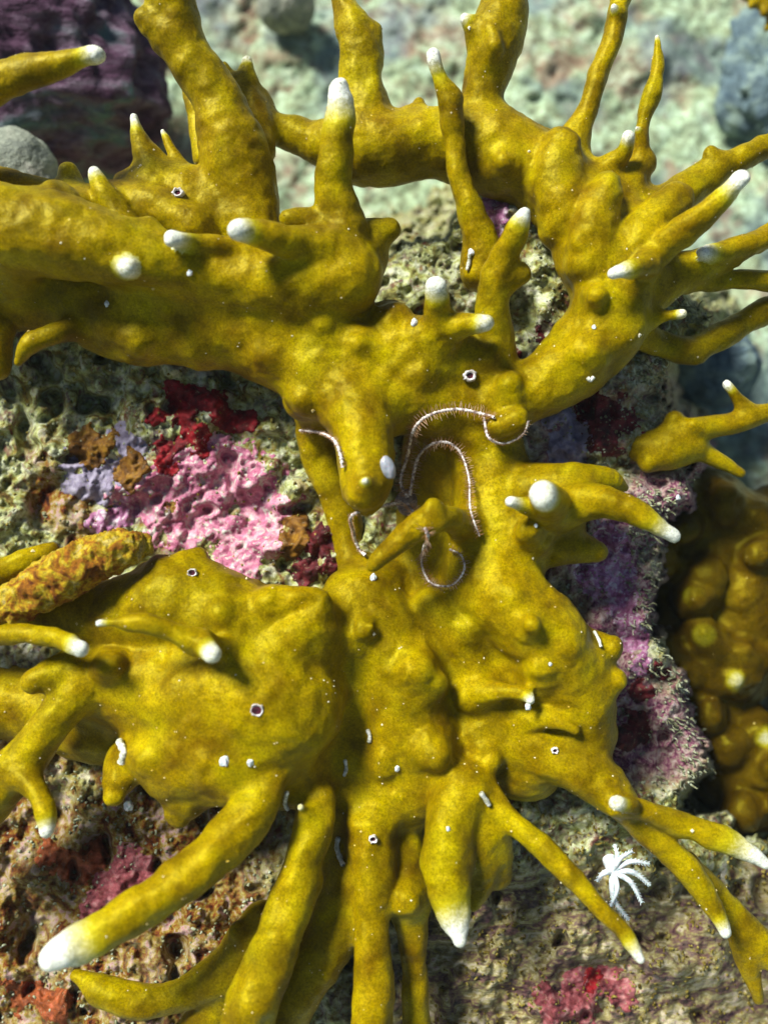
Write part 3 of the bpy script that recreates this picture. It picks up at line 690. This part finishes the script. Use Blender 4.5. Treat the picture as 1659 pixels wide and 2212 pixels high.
# background colonies
CH2 = []
rg = random.Random(5)
kn = [(1625,1235,1),(1500,1290,1),(1520,1372,1),(1590,1470,1),(1650,1590,1),(1700,1440,1)]
for gy in range(1050, 1760, 84):
    for gx in range(1450, 1780, 88):
        x_, y_ = gx + rg.uniform(-34, 34), gy + rg.uniform(-30, 30)
        if x_ < 1490 and 1230 < y_ < 1290 or y_ > 1560 and x_ < 1520 or (x_ > 1610 and 1490 < y_ < 1560) or (x_ > 1600 and y_ < 1080): continue
        if min(abs(x_ - a) + abs(y_ - b) for a, b, c in kn[:6]) > 42: kn.append((x_, y_, 0))
CH2.append((T,0,[(1480,1060,-430,60),(1540,1150,-440,110),(1600,1300,-450,120),(1560,1420,-450,110)]))
CH2.append((T,0,[(1480,1220,-440,60),(1480,1400,-440,70),(1540,1520,-440,70),(1580,1650,-450,100),(1700,1720,-450,80)]))
CH2.append((T,0,[(1700,1150,-470,110),(1740,1400,-470,100),(1760,1500,-470,80)]))
for (x, y, t) in kn:
    dx, dy = rg.uniform(-26, 26), rg.uniform(-26, 26)
    CH2.append((K, 12 if t else 0, [(x, y, -285 + rg.uniform(-60, 10), 22 if t else rg.uniform(24, 38)), (x + dx * .4, y + dy * .4, -340, 46), (x + dx, y + dy, -430, 50)]))
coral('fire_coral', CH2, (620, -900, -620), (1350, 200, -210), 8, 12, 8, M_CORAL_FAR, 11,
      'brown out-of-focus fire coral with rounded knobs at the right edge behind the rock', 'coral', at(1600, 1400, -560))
CH3 = [(T,0,[(1380,965,-120,30),(1440,970,-110,44),(1490,965,-110,34)]),
 (B,14,[(1760,860,-80,22),(1665,888,-85,20),(1590,912,-90,24),(1500,928,-95,24),(1450,945,-105,32)]),
 (B,16,[(1569,831,-70,11),(1590,858,-78,14),(1615,890,-86,19)]),
 (K,0,[(1455,905,-95,20),(1462,935,-105,28)]),
 (K,0,[(1497,918,-70,14),(1520,925,-85,20)]),
 (B,0,[(1598,1022,-110,12),(1560,1000,-112,18),(1510,975,-112,22),(1470,970,-112,30)]),
 (K,0,[(1400,1000,-100,20),(1420,985,-110,30)])]
coral('fire_coral', CH3, (520, 20, -190), (1010, 330, -30), 4.6, 12, 6, M_CORAL, 2.5,
      'small antler-shaped yellow fire coral reaching right from the rock edge', 'coral', at(1430, 965, -150))
CH4 = [(T,0,[(1640,-20,-700,26),(1680,10,-700,26)]),(K,0,[(1622,12,-670,9),(1640,0,-700,16)]),(K,0,[(1648,30,-670,9),(1660,10,-700,16)]),
 (K,0,[(1655,62,-690,8),(1670,40,-710,14)]),(K,0,[(1605,-8,-680,9),(1630,-10,-700,14)])]
coral('fire_coral', CH4, (950, 1300, -780), (1260, 1640, -600), 8, 8, 6, M_CORAL, 2,
      'tiny blurred yellow coral tuft in the top right corner', 'coral', at(1650, 0, -750))

# ---------------------------------------------------------------- tubes: brittle star, polyps, worm tubes
def tube(pts, rads, sides=8, bead=0, beadp=9.0, caps=True):
    """pts camera units -> verts, quads"""
    P = np.asarray(pts, float); n = len(P); t = np.gradient(P, axis=0); t /= np.linalg.norm(t, axis=1, keepdims=True) + 1e-9
    up = np.array([0.13, 0.21, 1.0]); a = np.cross(t, up); a /= np.linalg.norm(a, axis=1, keepdims=True) + 1e-9; b = np.cross(a, t)
    an = np.arange(sides) * 2 * math.pi / sides
    r = np.asarray(rads, float).copy()
    V = P[:, None] + r[:, None, None] * (np.cos(an)[None, :, None] * a[:, None] + np.sin(an)[None, :, None] * b[:, None])
    i = (np.arange(n - 1)[:, None] * sides); j = np.arange(sides)[None]; j2 = (j + 1) % sides
    Q = np.stack([i + j, i + j2, i + sides + j2, i + sides + j], -1).reshape(-1, 4)
    return V.reshape(-1, 3), Q, P, t, a, b
def merge(parts):
    vs, qs, n = [], [], 0
    for v, q in parts: vs.append(v); qs.append(q + n); n += len(v)
    return np.vstack(vs), np.vstack(qs)
def spline(pts, step=2.0):
    s = catmull([(*p[:3], p[3] if len(p) > 3 else 3) for p in pts], 12)
    P = cam_pts(s[:, :3]); L = np.r_[0, np.cumsum(np.linalg.norm(np.diff(P, axis=0), axis=1))]
    x = np.arange(0, L[-1], step); return np.stack([np.interp(x, L, P[:, i]) for i in range(3)], 1), np.interp(x, L, s[:, 3])
m = Mat('brittle_star_arm', 0.6, 0.4)
M_STAR = m.out(m.ramp(m.noise(13, 2, 0.7), [(0.36, srgb(110, 92, 84)), (0.5, srgb(190, 178, 168)), (0.62, srgb(238, 234, 226))]), m.bump(m.noise(4, 2), 1, 0.6))
m = Mat('brittle_star_spine', 0.5, 0.4)
M_SPINE = m.out(m.ramp(m.noise(20, 2, 0.6), [(0.4, srgb(150, 100, 50)), (0.6, srgb(190, 160, 130))]))
def lift(pts, h, r):
    ds = [max(surf(u, v, 8), -60) for u, v in pts]; ds = [0.25 * ds[max(i - 1, 0)] + 0.5 * ds[i] + 0.25 * ds[min(i + 1, len(ds) - 1)] for i in range(len(ds))]
    ds = [max(a_, surf(u, v, 8)) for a_, (u, v) in zip(ds, pts)]
    return [(u, v, d + h, r0) for (u, v), d, r0 in zip(pts, ds, r)]
star = empty('brittle_star', at(880, 1080, 40))
tag(star, 'thin white banded brittle star with spiny curling arms wound around the central lobe', 'brittle star')
so_ = at(880, 1080, 40)
arms = [([(880,1075),(866,1040),(880,985),(893,930),(925,898),(985,884),(1045,895),(1068,902)], 5.4, 4.2, 1),
        ([(885,1070),(905,985),(950,955),(990,972),(1012,1030),(1016,1100),(1036,1160)], 5.2, 2.6, 1),
        ([(648,930),(690,935),(722,952),(736,985),(740,1010)], 3.6, 5.0, 0),
        ([(880,1090),(922,1150),(914,1190),(912,1225),(932,1260),(975,1264),(1002,1232),(996,1200),(970,1186)], 4.8, 2.4, 1),
        ([(866,1085),(765,1110),(763,1150),(775,1185),(790,1200)], 4.4, 4.6, 0),
        ([(1045,900),(1055,945),(1090,958),(1130,938),(1142,908)], 3.8, 2.6, 0)]
rg = np.random.default_rng(4)
for pts, ra, rb, sp in arms:
    rr = np.linspace(ra, rb, len(pts)); pp = lift(pts, 9, rr)
    P, r = spline(pp, 1.6); x = np.arange(len(P)) * 1.6
    rad = r * 0.74 * (1 + 0.16 * np.cos(x * 2 * math.pi / 9.5 + 1.5 * np.sin(x / 37)) + 0.12 * rg.normal(0, 1, len(x)))
    v, q, P, t, a, b = tube(P, rad)
    arm = mesh_obj('arm', to_world(v), q, M_STAR, so_, star)
    parts = []
    for i in range(4, len(P) - 2, 4):
        for sgn in (-1, 1):
            for lv in (0.25, 0.75):
                ln = (r[i] * (3.8 if sp else 1.8)) * rg.uniform(0.5, 1.25)
                dr = a[i] * sgn + b[i] * lv * 0.9 + t[i] * rg.normal(0, 0.15); dr /= np.linalg.norm(dr)
                v_, q_, *_ = tube(np.array([P[i] + dr * r[i] * 0.6, P[i] + dr * ln * 0.6, P[i] + dr * ln]), [0.6, 0.5, 0.25], 4)
                parts.append((v_, q_))
    v, q = merge(parts); mesh_obj('spines', to_world(v), q, M_SPINE, so_, arm)
def blob(name, u, v, d, r, mat, amp=0.15, seed=1, sc3=(1, 1, 1), org=None, parent=None, rot=0.0):
    n = 28; th = np.linspace(0, math.pi, 15); ph = np.linspace(0, 2 * math.pi, n, endpoint=False); TH, PH = np.meshgrid(th, ph, indexing='ij')
    q = np.stack([np.sin(TH) * np.cos(PH), np.sin(TH) * np.sin(PH), np.cos(TH)], -1).reshape(-1, 3)
    q = q * (1 + amp * fbm(q * 1.8 + seed, seed, 3))[:, None] * r * np.array(sc3)
    ct, st = math.cos(rot), math.sin(rot)
    q = np.stack([q[:, 0] * ct - q[:, 1] * st, q[:, 0] * st + q[:, 1] * ct, q[:, 2]], 1) * (1 - d / D0) + cam_pts([u, v, d])
    a = np.arange(14)[:, None] * n; b = np.arange(n)[None]; b2 = (b + 1) % n
    Q = np.stack([a + b, a + n + b, a + n + b2, a + b2], -1).reshape(-1, 4)
    return mesh_obj(name, to_world(q), Q, mat, org if parent else at(u, v, d - r), parent)
m = Mat('star_disc', 0.6, 0.4); M_DISC = m.out(m.ramp(m.noise(12, 3), [(0.35, srgb(70, 58, 50)), (0.6, srgb(130, 118, 112))]), m.bump(m.noise(6, 2), 2, 0.7))
blob('disc', 880, 1085, surf(880, 1085) + 2, 26, M_DISC, 0.1, 3, (1, 1.1, 0.45), so_, star)
m = Mat('sea_squirt_skin', 0.3, 0.5); m.b.inputs['Subsurface Weight'].default_value = 0.4; m.b.inputs['Subsurface Scale'].default_value = 20 * U
M_SQ = m.out(m.ramp(m.noise(18, 2), [(0.35, srgb(128, 134, 142)), (0.65, srgb(170, 176, 182))]))
tag(blob('sea_squirt', 838, 1010, max(surf(838, 1010), 60) + 6, 18, M_SQ, 0.12, 6, (0.85, 1.5, 0.8), rot=0.35), 'small blue-grey sea squirt beside the bright nub of the central lobe', 'sea squirt')

m = Mat('soft_coral_flesh', 0.5, 0.4); m.b.inputs['Subsurface Weight'].default_value = 0.25; m.b.inputs['Subsurface Scale'].default_value = 8 * U
M_WHITE = m.out(m.ramp(m.noise(16, 2), [(0.35, srgb(176, 188, 190)), (0.6, srgb(232, 238, 236))]))
def polyp(u, v, d, tips, label):
    o_ = at(u, v, d - 25); root = empty('coral_polyp', o_); tag(root, label, 'soft coral')
    P, r = spline([(u - 6, v - 24, d - 30, 16), (u, v - 6, d - 8, 15), (u, v, d + 4, 12), (u, v, d + 8, 5)], 3)
    vv, q, *_ = tube(P, r, 12); mesh_obj('stalk', to_world(vv), q, M_WHITE, o_, root)
    for (tu, tv, td) in tips:
        bd = 0.16 * math.sin(tu * 1.7 + tv); mu, mv = (u + tu) / 2 + (tv - v) * bd, (v + tv) / 2 - (tu - u) * bd
        P, r = spline([(u, v, d + 2, 8), (mu, mv, d + td * 0.7 + 8, 5.5), (tu, tv, d + td, 1.8)], 2)
        vv, q, P, t, a, b = tube(P, r, 8); parts = [(vv, q)]
        for i in range(int(len(P) * 0.4), len(P) - 1, 4):
            for sgn in (-1, 1):
                ln = 10 * (1 - 0.35 * i / len(P)); dr = a[i] * sgn + t[i] * 0.75
                dr /= np.linalg.norm(dr)
                v_, q_, *_ = tube(np.array([P[i], P[i] + dr * ln * .6, P[i] + dr * ln + t[i] * 3]), [1.3, 1.1, 0.6], 5); parts.append((v_, q_))
        vv, q = merge(parts); mesh_obj('tentacle', to_world(vv), q, M_WHITE, o_, root)
polyp(1322, 1880, -30, [(1326,1822,12),(1366,1838,18),(1402,1866,12),(1404,1912,8),(1386,1950,6),(1358,1988,4),(1318,1958,18),(1288,1905,10)],
      'white feathery star-shaped polyp between the two lower right fingers')
# barnacles / tube mouths
m = Mat('barnacle_shell', 0.7, 0.3)
M_SHELL = m.out(m.ramp(m.noise(9, 3), [(0.35, srgb(170, 160, 150)), (0.6, srgb(232, 230, 224))]), m.bump(m.noise(5, 2), 2, 0.8))
m = Mat('barnacle_mouth', 0.8, 0.2); M_HOLE = m.out(m.ramp(m.noise(8, 2), [(0.4, srgb(30, 10, 14)), (0.6, srgb(80, 30, 44))]))
def ring(u, v, r, h, label, hole=0.55, tilt=(0, 0)):
    d = surf(u, v); o_ = at(u, v, d - 4); c = cam_pts([u, v, d]); prof = [(1.0, -6), (0.98, h * 0.4), (0.82, h), (hole * 1.1, h * 0.9), (hole * 0.85, h * 0.1), (hole * 0.8, -5)]
    n = 22; V = []
    rg = random.Random(int(u)); r *= 0.88; h *= 0.6; jit = [1 + rg.uniform(-0.16, 0.16) for _ in range(n)]
    for pr, ph in prof:
        for i in range(n):
            ph_ = ph + (jit[i] - 1) * 9 * (ph > 0)
            an = i * 2 * math.pi / n; x = r * pr * jit[i] * math.cos(an); y = r * 0.85 * pr * jit[i] * math.sin(an)
            V.append(c + np.array([x, y, ph_ + 1.5 + tilt[0] * x + tilt[1] * y]))
    Q = [[l * n + i, l * n + (i + 1) % n, (l + 1) * n + (i + 1) % n, (l + 1) * n + i] for l in range(len(prof) - 1) for i in range(n)]
    root = empty('barnacle', o_); tag(root, label, 'barnacle', 'ring barnacles on the yellow coral')
    mesh_obj('shell', to_world(np.array(V)), np.array(Q), M_SHELL, o_, root)
    V = [c + np.array([r * hole * 0.95 * math.cos(i * math.pi / 8), r * .85 * hole * 0.95 * math.sin(i * math.pi / 8), 2.2 + 0.5 * math.sin(i)]) for i in range(16)]
    Q = [[0, i, i + 1, i + 2] for i in range(1, 14, 2)]
    mesh_obj('mouth', to_world(np.array(V)), np.array(Q), M_HOLE, o_, root, smooth=False)
ring(385, 417, 14, 6, 'white ring barnacle on the yellow plate left of the thick top branch')
ring(1015, 812, 17, 6, 'largest white ring barnacle, right of centre above the brittle star')
ring(555, 1534, 16, 2, 'dark-mouthed barnacle hole in the middle of the lower left mound', 0.75)
ring(416, 1237, 11, 3, 'tiny dark hole barnacle at the top of the lower left mound', 0.75)
ring(1198, 1621, 9, 4, 'small yellowish ring barnacle on the lower right ridge')
ring(806, 1812, 11, 6, 'slanted ring barnacle at the root of the bottom centre branch', 0.6)
m = Mat('worm_tube_chalk', 0.7, 0.3)
M_TUBE = m.out(m.ramp(m.noise(10, 3), [(0.35, srgb(150, 152, 120)), (0.6, srgb(226, 228, 214))]), m.bump(m.noise(5, 2), 2, 0.8))
def worm(pts, r, label):
    pp = lift(pts, 0.5, [r] * len(pts)); P, rr = spline(pp, 1.5); rr = rr * 0.85 * (1 + 0.1 * np.sin(np.arange(len(P)) * 0.5) + 0.07 * np.cos(np.arange(len(P)) * 1.7))
    rr[0] *= .3; rr[-1] *= .6; v, q, *_ = tube(P, rr, 8)
    tag(mesh_obj('worm_tube', to_world(v), q, M_TUBE, at(pts[0][0], pts[0][1], pp[0][2] - 8)), label, 'worm tube', 'chalky worm tubes on the coral')
worm([(731, 1808), (728, 1830), (735, 1855), (742, 1870)], 6, 'white chalky worm tube left of the slanted ring barnacle')
worm([(793, 1575), (799, 1590), (797, 1606)], 5, 'short pale worm tube in the dark central cleft of the lower mound')
worm([(1015, 545), (1013, 565), (1008, 585)], 5, 'white speck-topped worm tube at the base of the upright white-tipped branch')
worm([(1268, 815), (1275, 822), (1283, 812)], 5, 'curled worm tube on the underside of the right ridge')
worm([(1282, 1362), (1292, 1380), (1298, 1398)], 4, 'thin pale worm tube among the lumps of the right mound')
worm([(745, 1640), (748, 1660), (743, 1678)], 4.5, 'greyish worm tube low in the central cleft')
worm([(620, 1712), (616, 1735), (622, 1750)], 5, 'grey worm tube between the two big lower fingers')
worm([(1038, 1712), (1048, 1726), (1058, 1742)], 6, 'grey worm tube at the root of the lower right finger')
worm([(258, 1600), (268, 1625), (262, 1650)], 9, 'brown-grey worm tube on the lower left mound beside the yellow knob')
M_FLECK = M_WHITE
flecks = [(485,1645,13,'white polyp cluster right of the small yellow knob'),(541,1647,10,'ragged white speck above the thick lower left finger'),(232,657,7,'white speck under the shaded left ridge'),
 (895,697,9,'pale shell chip left of the short white-tipped finger'),(1018,545,8,'round white grain at the base of the upright branch'),(1282,707,6,'single white dot on the right ridge'),
 (858,1660,7,'white grain below the central bump'),(806,1248,9,'white chip at the lower end of the centre finger'),(1140,1527,8,'white grain under the stubby finger of the right mound'),
 (278,1740,12,'blurred white nub at the lower edge of the left mound'),(1157,1135,5,'white dot on the round bump beneath the white disc'),(1188,1435,5,'white dot on the lumpy right mound'),
 (410,590,8,'pale chip below the left white-tipped fingers'),(1464,1075,6,'white chip beside the right frayed tuft'),(968,1790,6,'white grain on the broad bottom leaf')]
for u, v, r, lb in flecks:
    tag(blob('white_speck', u, v, surf(u, v) + -r * 0.15, r * 0.85, M_FLECK, 0.3, int(u), (0.9, 1.1, 0.7)), lb, 'speck', 'white specks stuck to the coral')

# encrusted shell-like lump at left
m = Mat('rusty_crusted_lump', 0.8, 0.25)
x = m.ramp(m.noise(40, 5, 0.7, None, 0.8), [(0.33, srgb(96, 44, 6)), (0.45, srgb(150, 96, 12)), (0.56, srgb(184, 160, 20)), (0.7, srgb(196, 176, 110))])
x = m.mix(0.8, x, m.mix(1.0, x, m.ramp(m.noise(9, 3, 0.8), [(0.32, 0.3), (0.5, 1.0), (0.7, 1.6)]), 'MULTIPLY'))
M_LUMP = m.out(x, m.bump(m.noise(9, 4, 0.8), 7, 1.0))
P, r = spline([(-60,1350,110,36),(20,1310,120,40),(110,1262,125,50),(190,1218,120,48),(260,1190,105,42),(308,1172,80,26),(322,1168,70,8)], 2)
v, q, *_ = tube(P, r, 60); nr = vnormals(v, q)
v = v + nr * (8 * fbm(v / 30, 5, 3) + 3.5 * fbm(v / 9, 8, 3))[:, None]
tag(mesh_obj('encrusted_shell', to_world(v), q, M_LUMP, at(120, 1260, 60)), 'long rust-edged shell crusted with yellow algae lying at the left edge on the lower mound', 'shell')

# drifting bits of sediment on coral (uncountable)
rg = np.random.default_rng(12); parts = []
sel = rg.choice(len(V_main), 1300, replace=False); nrm = None
for i in sel:
    p = V_main[i]; uu, vv = UV[i]
    if not (-20 < uu < 1680 and -20 < vv < 2232): continue
    r_ = rg.uniform(1.0, 2.6) * (2 if rg.random() < 0.06 else 1); o8 = np.array([[1,0,0],[-1,0,0],[0,1,0],[0,-1,0],[0,0,1],[0,0,-1]]) * r_ * rg.uniform(0.6, 1.4, (6, 1))
    parts.append((p + o8, np.array([[0,2,4,4],[2,1,4,4],[1,3,4,4],[3,0,4,4],[2,0,5,5],[1,2,5,5],[3,1,5,5],[0,3,5,5]])))
v, q = merge(parts); me = bpy.data.meshes.new('sediment_grains'); me.from_pydata([tuple(x) for x in to_world(v)], [], [tuple(a[:3]) for a in q])
m = Mat('sediment', 0.8, 0.3); me.materials.append(m.out(m.ramp(m.noise(60, 1), [(0.4, srgb(190, 160, 50)), (0.6, srgb(225, 220, 190))])))
o = bpy.data.objects.new('sediment_grains', me); C.objects.link(o); tag(o, 'tiny pale sediment grains dusted over the yellow coral', 'sediment', None, 'stuff')

# ---------------------------------------------------------------- the water
me = bpy.data.meshes.new('haze'); a_, z0_, z1_ = 2.3, -1.0, 0.42
me.from_pydata([(x, y, z) for z in (z0_, z1_) for y in (-a_, a_) for x in (-a_, a_)], [], [(0,2,3,1),(4,5,7,6),(0,1,5,4),(2,6,7,3),(0,4,6,2),(1,3,7,5)])
hz = bpy.data.objects.new('haze', me); C.objects.link(hz); tag(hz, kind='stuff')
mh = bpy.data.materials.new('water_haze'); mh.use_nodes = True; t_ = mh.node_tree; t_.nodes.remove(t_.nodes['Principled BSDF'])
vp = t_.nodes.new('ShaderNodeVolumePrincipled'); vp.inputs['Density'].default_value = 0.02; vp.inputs['Color'].default_value = (0.72, 0.93, 0.95, 1)
t_.links.new(vp.outputs[0], t_.nodes['Material Output'].inputs['Volume']); me.materials.append(mh)
